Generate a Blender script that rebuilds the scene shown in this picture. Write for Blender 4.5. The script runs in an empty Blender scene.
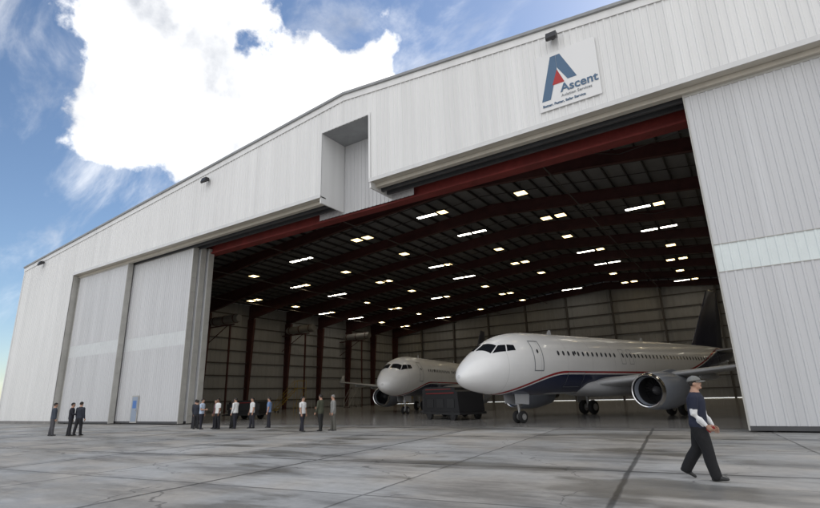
import bpy, bmesh, math, random
from mathutils import Vector, Matrix
random.seed(7)
C = bpy.context
R = math.radians

# ------------------------------------------------------------------ helpers
class MB:
    def __init__(s): s.v=[]; s.f=[]; s.m=[]
    def quad(s,a,b,c,d,m=0):
        i=len(s.v); s.v+= [tuple(a),tuple(b),tuple(c),tuple(d)]; s.f.append((i,i+1,i+2,i+3)); s.m.append(m)
    def poly(s,pts,m=0):
        i=len(s.v); s.v+=[tuple(p) for p in pts]; s.f.append(tuple(range(i,i+len(pts)))); s.m.append(m)
    def box(s,x0,x1,y0,y1,z0,z1,m=0):
        i=len(s.v)
        s.v+=[(x0,y0,z0),(x1,y0,z0),(x1,y1,z0),(x0,y1,z0),(x0,y0,z1),(x1,y0,z1),(x1,y1,z1),(x0,y1,z1)]
        for f in ((0,3,2,1),(4,5,6,7),(0,1,5,4),(1,2,6,5),(2,3,7,6),(3,0,4,7)):
            s.f.append(tuple(i+k for k in f)); s.m.append(m)
    def prism(s,poly,axis,a,b,m=0):
        def P(p,t):
            if axis=='y': return (p[0],t,p[1])
            if axis=='x': return (t,p[0],p[1])
            return (p[0],p[1],t)
        n=len(poly); i=len(s.v)
        s.v+=[P(p,a) for p in poly]+[P(p,b) for p in poly]
        s.f.append(tuple(i+k for k in range(n))[::-1]); s.m.append(m)
        s.f.append(tuple(i+n+k for k in range(n))); s.m.append(m)
        for k in range(n):
            k2=(k+1)%n
            s.f.append((i+k,i+k2,i+n+k2,i+n+k)); s.m.append(m)
    def tube(s,pts,rad,seg=10,m=0,cap=True,ref=None,round_caps=False):
        pts=[Vector(p) for p in pts]
        rr=[(r,r) if not isinstance(r,(tuple,list)) else r for r in rad]
        if round_caps:
            d0=(pts[0]-pts[1]).normalized(); d1=(pts[-1]-pts[-2]).normalized()
            a,b=rr[0],rr[-1]
            pre=[];prer=[];post=[];postr=[]
            for k in (80,55,28):
                c,sn=math.cos(R(k)),math.sin(R(k))
                pre.append(pts[0]+d0*min(a)*sn); prer.append((a[0]*c,a[1]*c))
            for k in (28,55,80):
                c,sn=math.cos(R(k)),math.sin(R(k))
                post.append(pts[-1]+d1*min(b)*sn); postr.append((b[0]*c,b[1]*c))
            pts=pre+pts+post; rr=prer+rr+postr
        i0=len(s.v); n=len(pts)
        for k,p in enumerate(pts):
            t=(pts[min(k+1,n-1)]-pts[max(k-1,0)]).normalized()
            rf=Vector(ref) if ref is not None else (Vector((0,0,1)) if abs(t.z)<.9 else Vector((1,0,0)))
            a=(rf-t*rf.dot(t))
            if a.length<1e-5: a=t.orthogonal()
            a.normalize(); b=t.cross(a)
            for j in range(seg):
                an=2*math.pi*j/seg
                s.v.append(tuple(p+a*math.cos(an)*rr[k][0]+b*math.sin(an)*rr[k][1]))
        for k in range(n-1):
            for j in range(seg):
                j2=(j+1)%seg
                s.f.append((i0+k*seg+j,i0+k*seg+j2,i0+(k+1)*seg+j2,i0+(k+1)*seg+j)); s.m.append(m)
        if cap:
            s.f.append(tuple(i0+j for j in range(seg))[::-1]); s.m.append(m)
            s.f.append(tuple(i0+(n-1)*seg+j for j in range(seg))); s.m.append(m)
    def ell(s,c,r,m=0,seg=14,rings=9,rot=None):
        i0=len(s.v); c=Vector(c)
        def T(p):
            p=Vector(p)
            if rot is not None: p=rot@p
            return tuple(c+p)
        s.v.append(T((0,0,r[2])))
        for k in range(1,rings):
            th=math.pi*k/rings
            for j in range(seg):
                an=2*math.pi*j/seg
                s.v.append(T((r[0]*math.sin(th)*math.cos(an),r[1]*math.sin(th)*math.sin(an),r[2]*math.cos(th))))
        s.v.append(T((0,0,-r[2]))); last=len(s.v)-1
        for j in range(seg):
            j2=(j+1)%seg
            s.f.append((i0,i0+1+j,i0+1+j2)); s.m.append(m)
            b=i0+1+(rings-2)*seg
            s.f.append((last,b+j2,b+j)); s.m.append(m)
        for k in range(rings-2):
            for j in range(seg):
                j2=(j+1)%seg; a=i0+1+k*seg
                s.f.append((a+j,a+seg+j,a+seg+j2,a+j2)); s.m.append(m)
    def sheet(s,x0,x1,y,zb,zt,m=0,pitch=.32,dep=.035,out=-1,axis='x',spl=None):
        fb=zb if callable(zb) else (lambda x:zb)
        ft=zt if callable(zt) else (lambda x:zt)
        xs=[];x=x0
        while x<x1-1e-6:
            for fx,dy in ((0,0),(.62,0),(.70,dep),(.92,dep)):
                xx=x+fx*pitch
                if xx<x1: xs.append((xx,y+out*dy))
            x+=pitch
        xs.append((x1,y))
        if spl:
            for sp in spl:
                for k in range(len(xs)-1):
                    if xs[k][0]<sp<xs[k+1][0]: xs.insert(k+1,(sp,xs[k][1])); break
        for a,b in zip(xs[:-1],xs[1:]):
            if axis=='x': s.quad((a[0],a[1],fb(a[0])),(b[0],b[1],fb(b[0])),(b[0],b[1],ft(b[0])),(a[0],a[1],ft(a[0])),m)
            else: s.quad((a[1],a[0],fb(a[0])),(b[1],b[0],fb(b[0])),(b[1],b[0],ft(b[0])),(a[1],a[0],ft(a[0])),m)
    def obj(s,name,mats,parent=None,smooth=False,angle=None):
        me=bpy.data.meshes.new(name); me.from_pydata(s.v,[],s.f)
        if not isinstance(mats,(list,tuple)): mats=[mats]
        for mt in mats: me.materials.append(mt)
        for p,mi in zip(me.polygons,s.m): p.material_index=mi; p.use_smooth=smooth
        me.update()
        o=bpy.data.objects.new(name,me); C.scene.collection.objects.link(o)
        if parent: o.parent=parent
        return o

def empty(name,loc=(0,0,0),rotz=0):
    e=bpy.data.objects.new(name,None); C.scene.collection.objects.link(e)
    e.location=loc; e.rotation_euler=(0,0,rotz); e.empty_display_size=.3
    return e

def autosmooth(o,ang=40):
    bm=bmesh.new(); bm.from_mesh(o.data)
    bmesh.ops.remove_doubles(bm,verts=bm.verts,dist=1e-4)
    for e in bm.edges:
        if len(e.link_faces)==2 and e.calc_face_angle(0)>R(ang): e.smooth=False
    for f in bm.faces: f.smooth=True
    bm.to_mesh(o.data); bm.free()

# ------------------------------------------------------------------ materials
def mat(name,col,rough=.6,metal=0,var=.0,vscale=1.0,bump=0,bscale=20,emis=None,estr=0,coat=0,stretch=None,dark=.5,spec=.5):
    m=bpy.data.materials.new(name); m.use_nodes=True
    nt=m.node_tree; N=nt.nodes; L=nt.links
    b=N['Principled BSDF']
    b.inputs['Base Color'].default_value=(*col,1); b.inputs['Roughness'].default_value=rough
    b.inputs['Metallic'].default_value=metal; b.inputs['Coat Weight'].default_value=coat
    b.inputs['Specular IOR Level'].default_value=spec
    tc=N.new('ShaderNodeTexCoord')
    if var>0:
        mp=N.new('ShaderNodeMapping'); L.new(tc.outputs['Object'],mp.inputs[0])
        if stretch: mp.inputs['Scale'].default_value=stretch
        n=N.new('ShaderNodeTexNoise'); n.inputs['Scale'].default_value=vscale; n.inputs['Detail'].default_value=5; n.inputs['Roughness'].default_value=.65
        L.new(mp.outputs[0],n.inputs['Vector'])
        r=N.new('ShaderNodeValToRGB'); r.color_ramp.elements[0].position=.3; r.color_ramp.elements[1].position=.7
        k=1-var
        r.color_ramp.elements[0].color=(col[0]*k,col[1]*k,col[2]*k,1)
        r.color_ramp.elements[1].color=(min(1,col[0]*(1+var*dark)),min(1,col[1]*(1+var*dark)),min(1,col[2]*(1+var*dark)),1)
        L.new(n.outputs['Fac'],r.inputs[0]); L.new(r.outputs[0],b.inputs['Base Color'])
    if bump>0:
        n2=N.new('ShaderNodeTexNoise'); n2.inputs['Scale'].default_value=bscale; n2.inputs['Detail'].default_value=3
        L.new(tc.outputs['Object'],n2.inputs['Vector'])
        bp=N.new('ShaderNodeBump'); bp.inputs['Strength'].default_value=bump; bp.inputs['Distance'].default_value=.02
        L.new(n2.outputs['Fac'],bp.inputs['Height']); L.new(bp.outputs[0],b.inputs['Normal'])
    if emis:
        b.inputs['Emission Color'].default_value=(*emis,1); b.inputs['Emission Strength'].default_value=estr
    return m

def cladding(name,col,rough=.45,streak=.10):
    m=mat(name,col,rough)
    nt=m.node_tree;N=nt.nodes;L=nt.links;b=N['Principled BSDF']
    tc=N.new('ShaderNodeTexCoord')
    mp=N.new('ShaderNodeMapping'); mp.inputs['Scale'].default_value=(1.6,1.6,.06); L.new(tc.outputs['Object'],mp.inputs[0])
    n=N.new('ShaderNodeTexNoise'); n.inputs['Scale'].default_value=1.0; n.inputs['Detail'].default_value=5; L.new(mp.outputs[0],n.inputs['Vector'])
    sx=N.new('ShaderNodeSeparateXYZ'); L.new(tc.outputs['Object'],sx.inputs[0])
    d=N.new('ShaderNodeMath'); d.operation='DIVIDE'; d.inputs[1].default_value=.96; L.new(sx.outputs['X'],d.inputs[0])
    fl=N.new('ShaderNodeMath'); fl.operation='FLOOR'; L.new(d.outputs[0],fl.inputs[0])
    wn=N.new('ShaderNodeTexWhiteNoise'); wn.noise_dimensions='1D'; L.new(fl.outputs[0],wn.inputs['W'])
    n3=N.new('ShaderNodeTexNoise'); n3.inputs['Scale'].default_value=.12; n3.inputs['Detail'].default_value=3; L.new(tc.outputs['Object'],n3.inputs['Vector'])
    a=N.new('ShaderNodeMath'); a.operation='MULTIPLY_ADD'; a.inputs[1].default_value=streak*2; a.inputs[2].default_value=1-streak; L.new(n.outputs['Fac'],a.inputs[0])
    a2=N.new('ShaderNodeMath'); a2.operation='MULTIPLY_ADD'; a2.inputs[1].default_value=.05; L.new(wn.outputs['Value'],a2.inputs[0]); L.new(a.outputs[0],a2.inputs[2])
    a3=N.new('ShaderNodeMath'); a3.operation='MULTIPLY_ADD'; a3.inputs[1].default_value=.12; L.new(n3.outputs['Fac'],a3.inputs[0]); L.new(a2.outputs[0],a3.inputs[2])
    s=N.new('ShaderNodeMath'); s.operation='SUBTRACT'; s.inputs[1].default_value=.085; L.new(a3.outputs[0],s.inputs[0])
    vm=N.new('ShaderNodeVectorMath'); vm.operation='SCALE'; vm.inputs[0].default_value=col; L.new(s.outputs[0],vm.inputs['Scale'])
    L.new(vm.outputs[0],b.inputs['Base Color'])
    return m

M_wall=cladding('white_cladding',(.79,.79,.785),.45,.12)
M_door=cladding('door_cladding',(.61,.615,.63),.4,.13)
M_band=mat('translucent_band',(.76,.82,.82),.35,var=.06,vscale=1.2)
M_band2=mat('painted_band',(.66,.68,.69),.35,var=.06,vscale=1.2)
M_trim=mat('grey_trim',(.30,.31,.32),.5,var=.15)
M_cream=mat('cream_track',(.58,.54,.47),.5,var=.12)
M_jamb=mat('jamb_steel',(.46,.45,.42),.5,var=.15,vscale=.8)
M_red=mat('red_primer',(.20,.026,.022),.6,var=.35,vscale=.8)
M_frame=mat('frame_steel',(.085,.028,.026),.6,var=.3)
M_purlin=mat('purlin_steel',(.06,.052,.05),.6,var=.2)
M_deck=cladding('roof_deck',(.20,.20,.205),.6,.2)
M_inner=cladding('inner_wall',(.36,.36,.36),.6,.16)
M_girt=mat('girt_steel',(.10,.09,.085),.6)
M_lampw=mat('lamp_warm',(.9,.9,.85),.5,emis=(1,.72,.34),estr=3.2)
M_lampw2=mat('lamp_hot',(.9,.9,.85),.5,emis=(1,.86,.60),estr=18)
M_lampc=mat('lamp_cool',(.9,.9,.9),.5,emis=(1,.93,.78),estr=13)
M_black=mat('black_metal',(.022,.022,.024),.45)
M_dark=mat('dark_grey',(.07,.07,.075),.5,var=.2)

# ------------------------------------------------------------------ ground
def ground_mat():
    m=bpy.data.materials.new('apron_concrete'); m.use_nodes=True
    nt=m.node_tree;N=nt.nodes;L=nt.links;b=N['Principled BSDF']
    geo=N.new('ShaderNodeNewGeometry')
    P=geo.outputs['Position']
    def noise(sc,det=6,ro=.6,scale3=None,loc=(0,0,0)):
        n=N.new('ShaderNodeTexNoise'); n.inputs['Scale'].default_value=sc; n.inputs['Detail'].default_value=det; n.inputs['Roughness'].default_value=ro
        mp=N.new('ShaderNodeMapping'); mp.inputs['Scale'].default_value=scale3 or (1,1,1); mp.inputs['Location'].default_value=loc
        L.new(P,mp.inputs[0]); L.new(mp.outputs[0],n.inputs['Vector'])
        return n.outputs['Fac']
    def M(op,a,b_=None,c=None,clamp=False):
        n=N.new('ShaderNodeMath'); n.operation=op; n.use_clamp=clamp
        for i,v in enumerate((a,b_,c)):
            if v is None: continue
            if hasattr(v,'links'): L.new(v,n.inputs[i])
            else: n.inputs[i].default_value=v
        return n.outputs[0]
    def SM(v,a,b_):
        n=N.new('ShaderNodeMapRange'); n.interpolation_type='SMOOTHSTEP'; n.inputs[1].default_value=a; n.inputs[2].default_value=b_
        L.new(v,n.inputs[0]); return n.outputs[0]
    sp=N.new('ShaderNodeSeparateXYZ'); L.new(P,sp.inputs[0])
    wob=M('MULTIPLY',M('SUBTRACT',noise(.9,3),.5),.10)
    ca,sa=math.cos(R(6.5)),math.sin(R(6.5))
    gx=M('ADD',M('MULTIPLY',sp.outputs[0],ca),M('MULTIPLY',sp.outputs[1],sa))
    gy=M('ADD',M('MULTIPLY',sp.outputs[0],-sa),M('MULTIPLY',sp.outputs[1],ca))
    def joint(v,off,w,pitch):
        t=M('PINGPONG',M('ADD',M('ADD',v,off),wob),pitch/2)
        return M('SUBTRACT',1.0,SM(t,w*.35,w))
    main=M('MAXIMUM',joint(gx,3.25+78.6,.075,7.86),joint(gy,3.1+78.6,.075,7.86))
    minor=M('MAXIMUM',joint(gx,3.25+78.6,.045,3.93),joint(gy,3.1+78.6,.045,3.93))
    j=M('MAXIMUM',main,M('MULTIPLY',minor,.8))
    j=M('MULTIPLY',j,M('MULTIPLY_ADD',noise(.5,4),.8,.52),None,True)
    fx=M('FLOOR',M('DIVIDE',M('ADD',gx,81.85),3.93)); fy=M('FLOOR',M('DIVIDE',M('ADD',gy,81.7),3.93))
    cx=N.new('ShaderNodeCombineXYZ'); L.new(fx,cx.inputs[0]); L.new(fy,cx.inputs[1])
    wn=N.new('ShaderNodeTexWhiteNoise'); wn.noise_dimensions='2D'; L.new(cx.outputs[0],wn.inputs['Vector'])
    base=M('MULTIPLY_ADD',noise(.30,7,.64),.85,.54)
    base=M('MULTIPLY_ADD',wn.outputs['Value'],.24,base)
    base=M('MULTIPLY_ADD',noise(4.0,6,.74),.55,M('SUBTRACT',base,.44))
    st=SM(noise(.28,8,.66,(.6,2.6,1)),.45,.66)
    base=M('MULTIPLY',base,M('MULTIPLY_ADD',st,-.46,1.0))
    jd=M('MAXIMUM',joint(gx,3.25+78.6,.75,7.86),joint(gy,3.1+78.6,.6,7.86))
    base=M('MULTIPLY',base,M('MULTIPLY_ADD',M('MULTIPLY',jd,SM(noise(.6,6,.65),.42,.62)),-.30,1.0))
    wet=SM(noise(.15,7,.62,(.9,2.2,1),(4,3,0)),.51,.59)
    base=M('MULTIPLY',base,M('MULTIPLY_ADD',wet,-.40,1.0))
    vo=N.new('ShaderNodeTexVoronoi'); vo.feature='DISTANCE_TO_EDGE'; vo.inputs['Scale'].default_value=.22
    wv=N.new('ShaderNodeTexNoise'); wv.inputs['Scale'].default_value=1.2; wv.inputs['Detail'].default_value=5; L.new(P,wv.inputs['Vector'])
    va=N.new('ShaderNodeVectorMath'); va.operation='MULTIPLY_ADD'; L.new(wv.outputs['Color'],va.inputs[0]); va.inputs[1].default_value=(1.3,1.3,0); L.new(P,va.inputs[2])
    L.new(va.outputs[0],vo.inputs['Vector'])
    cr=M('SUBTRACT',1.0,SM(vo.outputs['Distance'],.002,.006))
    cr=M('MULTIPLY',cr,SM(noise(.3,2),.45,.55))
    base=M('MULTIPLY',base,M('MULTIPLY_ADD',cr,-.5,1.0))
    base=M('MULTIPLY',base,M('MULTIPLY_ADD',j,-.74,1.0))
    cm=N.new('ShaderNodeMixRGB'); L.new(SM(noise(.22,5,.6,None,(9,2,0)),.38,.62),cm.inputs[0]); cm.inputs[1].default_value=(.425,.425,.42,1); cm.inputs[2].default_value=(.435,.405,.365,1)
    vm=N.new('ShaderNodeVectorMath'); vm.operation='SCALE'; L.new(cm.outputs[0],vm.inputs[0]); L.new(base,vm.inputs['Scale'])
    L.new(vm.outputs[0],b.inputs['Base Color'])
    L.new(M('MULTIPLY_ADD',wet,-.48,.80),b.inputs['Roughness'])
    bp=N.new('ShaderNodeBump'); bp.inputs['Strength'].default_value=.4; bp.inputs['Distance'].default_value=.02
    h=M('MULTIPLY_ADD',j,-1.0,M('MULTIPLY',noise(14,4,.7),.35)); L.new(h,bp.inputs['Height']); L.new(bp.outputs[0],b.inputs['Normal'])
    return m
g=MB(); g.quad((-3000,-3000,0),(3000,-3000,0),(3000,3000,0),(-3000,3000,0)); g.obj('ground',ground_mat())

# ------------------------------------------------------------------ hangar
XL,XR,XC=-67.0,29.5,-19.0
RZ=21.0
DEPTH=72.0
FY=-.7
RC0,RC1=-20.9,-16.9      # tail slot
def rz(x): return RZ-(.085 if x<XC else .106)*abs(x-XC)
H=empty('aircraft_hangar')
FB=14.3
w=MB()
w.sheet(XL,-54.6,FY,.25,lambda x:rz(x)-.05)
w.sheet(-54.6,RC0,FY,FB,lambda x:rz(x)-.05)
w.sheet(RC0,RC1,FY,18.8,lambda x:rz(x)-.05,spl=[XC])
w.sheet(RC1,18.4,FY,FB,lambda x:rz(x)-.05)
w.sheet(18.4,XR,FY,.25,lambda x:rz(x)-.05)
w.obj('front_cladding',M_wall,H)
w=MB()
w.sheet(FY,DEPTH,XL,.25,rz(XL)-.05,axis='y',out=-1)
w.sheet(FY,DEPTH,XR,.25,rz(XR)-.05,axis='y',out=1)
w.sheet(XL,XR,DEPTH+.3,.25,lambda x:rz(x)-.05,out=1,spl=[XC])
w.obj('side_and_rear_cladding',M_wall,H)
w=MB()
w.box(XL,-54.6,FY+.02,FY+.3,0,.25); w.box(18.4,XR,FY+.02,FY+.3,0,.25)
w.box(XL,XL+.3,FY+.3,DEPTH,0,.25); w.box(XR-.3,XR,FY+.3,DEPTH,0,.25)
w.obj('plinth',mat('plinth_concrete',(.28,.27,.26),.8,var=.2),H)
w=MB()
for a,b in ((XL-.15,XC),(XC,XR+.15)):
    za,zb=rz(a),rz(b)
    w.prism([(a,za),(b,zb),(b,zb+.12),(a,za+.12)],'y',FY-.12,DEPTH+.4)
w.obj('roof',mat('roof_sheet',(.5,.5,.5),.5),H)
w=MB()
for a,b in ((XL+.2,XC),(XC,XR-.2)):
    w.quad((a,FY+.1,rz(a)-.12),(b,FY+.1,rz(b)-.12),(b,DEPTH,rz(b)-.12),(a,DEPTH,rz(a)-.12))
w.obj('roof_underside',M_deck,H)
w=MB()
for a,b in ((XL-.1,XC),(XC,XR+.1)):
    w.prism([(a,rz(a)-.42),(b,rz(b)-.42),(b,rz(b)-.02),(a,rz(a)-.02)],'y',FY-.08,FY-.045,0)
    w.prism([(a,rz(a)+.0),(b,rz(b)+.0),(b,rz(b)+.16),(a,rz(a)+.16)],'y',FY-.2,FY-.125,1)
w.obj('rake_trim',[M_wall,M_trim],H)
w=MB()
w.box(XL-.05,XL+.25,FY-.06,FY-.04,.1,rz(XL)-.4)
for a,b in ((-54.6,RC0),(RC1,18.4)):
    w.box(a,b,FY-.075,FY-.045,FB-.14,FB+.10)
w.obj('edge_trim',mat('trim_white',(.70,.70,.70),.4,var=.08),H)
w=MB()
for a,b in ((-54.6,RC0),(RC1,18.4)):
    w.box(a,b,FY+.0,FY+.45,FB-.10,FB-.02,0)
w.obj('soffit',M_cream,H)
w=MB()
for a,b in ((-54.6,RC0-.1),(RC1+.1,18.4)):
    w.box(a,b,-.22,.10,13.98,14.45,0)
    w.box(a,b,.35,.50,13.9,14.45,1)
    w.box(a,b,.95,1.10,13.9,14.45,1)
    w.box(a,b,1.12,1.5,14.2,14.32,2)
    x=a+.4
    while x<b-.3:
        w.box(x,x+.12,.12,1.5,14.33,14.6,2); x+=3.05
w.box(-54.6,18.4,1.9,2.35,13.72,14.4,2)
w.box(-54.6,18.4,1.75,2.5,13.6,13.71,2)
w.obj('door_header',[M_cream,M_dark,M_red],H)
w=MB()
w.sheet(-23.2,-15.2,1.62,13.7,19.4,1,pitch=.32)
w.box(RC0-.1,RC0,FY+.01,1.58,13.8,18.8,0)
w.box(RC1,RC1+.1,FY+.01,1.58,13.8,18.8,0)
w.quad((RC0,FY,18.8),(RC0,1.6,18.8),(RC1,1.6,18.8),(RC1,FY,18.8),2)
w.box(RC0-.12,RC0+.02,FY-.07,FY-.045,FB,18.92,3); w.box(RC1-.02,RC1+.12,FY-.07,FY-.045,FB,18.92,3); w.box(RC0+.02,RC1-.02,FY-.07,FY-.045,18.8,18.92,3)
w.obj('tail_slot',[M_wall,M_door,M_trim,M_wall],H)
w=MB()
w.sheet(XL,XR,2.6,14.4,lambda x:rz(x)-.15,out=1,spl=[XC])
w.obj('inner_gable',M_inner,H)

def door(name,x0,x1,y,mats,th=.42):
    d=MB()
    top=14.0
    for a,b,m in ((.22,6.0,0),(7.1,top,0)):
        d.sheet(x0+.06,x1-.06,y,a,b,m,pitch=.30,dep=.03)
    d.sheet(x0+.06,x1-.06,y+.004,6.0,7.1,1,pitch=.30,dep=.022)
    d.box(x0,x0+.06,y-.045,y+th,.06,top,2); d.box(x1-.06,x1,y-.045,y+th,.06,top,2)
    d.box(x0+.06,x1-.06,y-.04,y+.02,.06,.22,3); d.box(x0+.06,x1-.06,y-.04,y+th,top-.14,top+.02,2)
    if mats[1] is M_band:
        d.box(x0+.06,x1-.06,y-.036,y-.02,5.97,6.0,2); d.box(x0+.06,x1-.06,y-.036,y-.02,7.1,7.13,2)
    d.box(x0+.06,x1-.06,y+th-.04,y+th,.2,top-.2,2)
    for z in [1.2*k+.6 for k in range(11)]:
        d.box(x1-.005,x1+.03,y+.02,y+th-.06,z,z+.10,2)
    for xx in (x0+.8,x1-.8): d.tube([(xx,y+th*.5-.05,.09),(xx,y+th*.5+.05,.09)],[.085,.085],12,3)
    return d.obj(name,mats,H)
DM=[M_door,M_band,M_jamb,M_dark]
DM2=[M_door,M_band2,M_jamb,M_dark]
door('door_leaf_1',-54.4,-45.2,-.12,DM2)
door('door_leaf_2',-45.6,-36.2,.48,DM2)
door('door_leaf_3',-45.4,-36.0,1.08,DM2)
door('door_leaf_4',-45.2,-35.8,1.68,DM2)
door('door_leaf_5',0,9.2,0,DM)
door('door_leaf_6',9.25,18.45,0,DM)
door('door_leaf_7',.2,9.4,.6,DM)
door('door_leaf_8',.3,9.5,1.2,DM)
w=MB()
w.box(-55.0,-54.6,FY+.05,.9,0,14.2); w.box(18.4,18.8,FY+.05,.9,0,14.2)
w.obj('wall_returns',M_jamb,H)
w=MB()
w.box(-42.9,-41.9,.40,.43,.1,2.25,0); w.box(-42.8,-42.0,.385,.398,.2,2.15,1); w.box(-42.65,-42.15,.37,.384,1.25,1.85,2); w.box(-42.14,-42.08,.33,.384,1.05,1.12,0)
w.obj('personnel_door',[M_jamb,mat('pdoor',(.30,.36,.46),.5),mat('blue_notice',(.06,.18,.5),.4)],H)
w=MB()
for y in (.08,.68,1.28): w.box(-54.4,18.4,y,y+.07,.0,.012)
w.obj('floor_rails',M_dark,H)
w=MB(); w.quad((XL+.3,1.6,.006),(XR-.3,1.6,.006),(XR-.3,DEPTH,.006),(XL+.3,DEPTH,.006))
w.obj('hangar_floor',mat('sealed_concrete',(.35,.34,.33),.16,var=.2,vscale=.5),H)
fr=MB()
YS=[6.5+8.1*k for k in range(9)]
def ibeam(pts_top,pts_bot,y,fl=.17):
    n=len(pts_top)
    for k in range(n-1):
        a,b=pts_top[k],pts_top[k+1]; c,d=pts_bot[k+1],pts_bot[k]
        fr.prism([a,b,c,d][::-1],'y',y-.02,y+.02)
        fr.prism([d,c,(c[0],c[1]-.05),(d[0],d[1]-.05)],'y',y-fl,y+fl)
        fr.prism([a,b,(b[0],b[1]-.04),(a[0],a[1]-.04)],'y',y-fl,y+fl)
for y in YS:
    xs=[XL+.35,XL+1.6,XL+9,XL+22,XC-12,XC,XC+12,XR-22,XR-9,XR-1.6,XR-.35]
    dp=[2.3,2.1,1.5,1.0,1.0,1.25,1.0,1.0,1.5,2.1,2.3]
    tp=[(x,rz(x)-.45) for x in xs]; bt=[(x,rz(x)-.45-d) for x,d in zip(xs,dp)]
    ibeam(tp,bt,y)
    for sx,s in ((XL+.35,1),(XR-.35,-1)):
        z1=rz(sx)-2.6
        fr.prism([(sx,0),(sx+s*.55,0),(sx+s*1.4,z1),(sx,z1)][::s],'y',y-.03,y+.03)
        fr.prism([(sx+s*.55,0),(sx+s*.63,0),(sx+s*1.48,z1),(sx+s*1.4,z1)][::s],'y',y-.2,y+.2)
        fr.box(min(sx,sx+s*.06),max(sx,sx+s*.06),y-.2,y+.2,0,z1)
fr.obj('rigid_frames',M_frame,H)
w=MB()
x=XL+1.0
while x<XR-.5:
    if abs(x-XC)>.4: w.box(x,x+.09,2.7,DEPTH,rz(x)-.40,rz(x)-.16)
    x+=1.55
for y in YS[:-1]:
    for k in (2.7,5.4):
        for a,b in ((XL+1,XC),(XC,XR-1)):
            w.prism([(a,rz(a)-.47),(b,rz(b)-.47),(b,rz(b)-.41),(a,rz(a)-.41)],'y',y+k-.04,y+k+.04)
w.obj('purlins',M_purlin,H)
w=MB()
for k in range(0,8,2):
    for xa,xb in ((XL+2,XL+16),(XL+16,XC-14),(XC-14,XC),(XC,XC+14),(XC+14,XR-16),(XR-16,XR-2)):
        w.tube([(xa,YS[k],rz(xa)-.8),(xb,YS[k+1],rz(xb)-.8)],[.03,.03],5)
        w.tube([(xb,YS[k],rz(xb)-.8),(xa,YS[k+1],rz(xa)-.8)],[.03,.03],5)
for x in (-60,-50,-40,-30,-10,0,10,20): w.tube([(x,3,rz(x)-2.0),(x,DEPTH-.5,rz(x)-2.0)],[.06,.06],6)
w.obj('bracing_and_pipes',M_girt,H)
w=MB()
w.sheet(2.8,DEPTH,XL+.30,.1,rz(XL)-.3,axis='y',out=1,pitch=.9,dep=.05)
w.sheet(2.8,DEPTH,XR-.30,.1,rz(XR)-.3,axis='y',out=-1,pitch=.9,dep=.05)
w.sheet(XL+.3,XR-.3,DEPTH-.02,.1,lambda x:rz(x)-.3,out=-1,pitch=.9,dep=.05,spl=[XC])
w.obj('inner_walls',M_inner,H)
w=MB()
for z in [1.9*k+1.5 for k in range(8)]:
    w.box(XL+.36,XL+.5,2.8,DEPTH-.3,z,z+.16); w.box(XR-.5,XR-.36,2.8,DEPTH-.3,z,z+.16)
    w.box(XL+.5,XR-.5,DEPTH-.26,DEPTH-.12,z,z+.16)
w.box(XL+1.2,XR-1.2,DEPTH-.28,DEPTH-.12,16.9,17.06)
x=XL+8
while x<XR-4:
    w.box(x,x+.3,DEPTH-.7,DEPTH-.29,0,rz(x)-.5); x+=8.1
w.obj('girts',M_girt,H)
# high-bay fittings: housings with a glowing diffuser below
w=MB()
def fitting(xa,xb,ya,yb,z,m):
    w.quad((xa,ya,z),(xa,yb,z),(xb,yb,z),(xb,ya,z),m)
    w.box(xa-.04,xb+.04,ya-.04,yb+.04,z+.01,z+.16,2)
def highbay(xa,xb,ya,yb,z):
    # warm reflector rim around a hot lamp
    fitting(xa,xb,ya,yb,z,0)
    cx,cy=(xa+xb)/2,(ya+yb)/2
    w.quad((cx-.24,cy-.24,z-.012),(cx-.24,cy+.24,z-.012),(cx+.24,cy+.24,z-.012),(cx+.24,cy-.24,z-.012),3)
for ky,y in enumerate(YS[:-1]):
    yy=y+4.0
    for kx in range(10):
        x=XL+6.5+9.2*kx+(random.uniform(-.5,.5)); z=rz(x)-1.25
        typ=(kx*2+ky)%5
        if random.random()<.08: continue
        if typ==0:
            for dx in (-1.75,.15): fitting(x+dx,x+dx+1.6,yy-.25,yy+.25,z,1)
        elif typ in (1,3): highbay(x-.5,x+.5,yy-.5,yy+.5,z)
        elif typ==2:
            for dx in (-1.2,.3): highbay(x+dx,x+dx+1.0,yy-.5,yy+.5,z)
        else:
            fitting(x-1.6,x+.6,yy-.25,yy+.25,z,1); highbay(x+.9,x+1.8,yy-.45,yy+.45,z)
        w.box(x-.02,x+.02,yy-.02,yy+.02,z+.16,rz(x)-.2,2)
w.obj('ceiling_lights',[M_lampw,M_lampc,M_dark,M_lampw2],H)
w=MB()
for y in (23,38,53):
    z=13.0
    w.tube([(XL+1.8,y,z),(XL+2.1,y,z),(XL+7.6,y,z),(XL+8.0,y,z)],[.45,.62,.62,.5],18,0,True)
    for xx in (XL+2.6,XL+4.9,XL+7.2): w.tube([(xx,y,z),(xx+.12,y,z)],[.68,.68],18,1)
    w.box(XL+.5,XL+7.0,y-.06,y+.06,z-.9,z-.72,1)
    w.tube([(XL+.6,y,z-3.4),(XL+5.6,y,z-.8)],[.07,.07],6,1)
    w.box(XL+6.0,XL+6.2,y-.1,y+.1,0,z-.9,1)
w.obj('drum_fans',[mat('fan_steel',(.26,.25,.24),.5,var=.2),M_frame],H)
w=MB()
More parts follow.
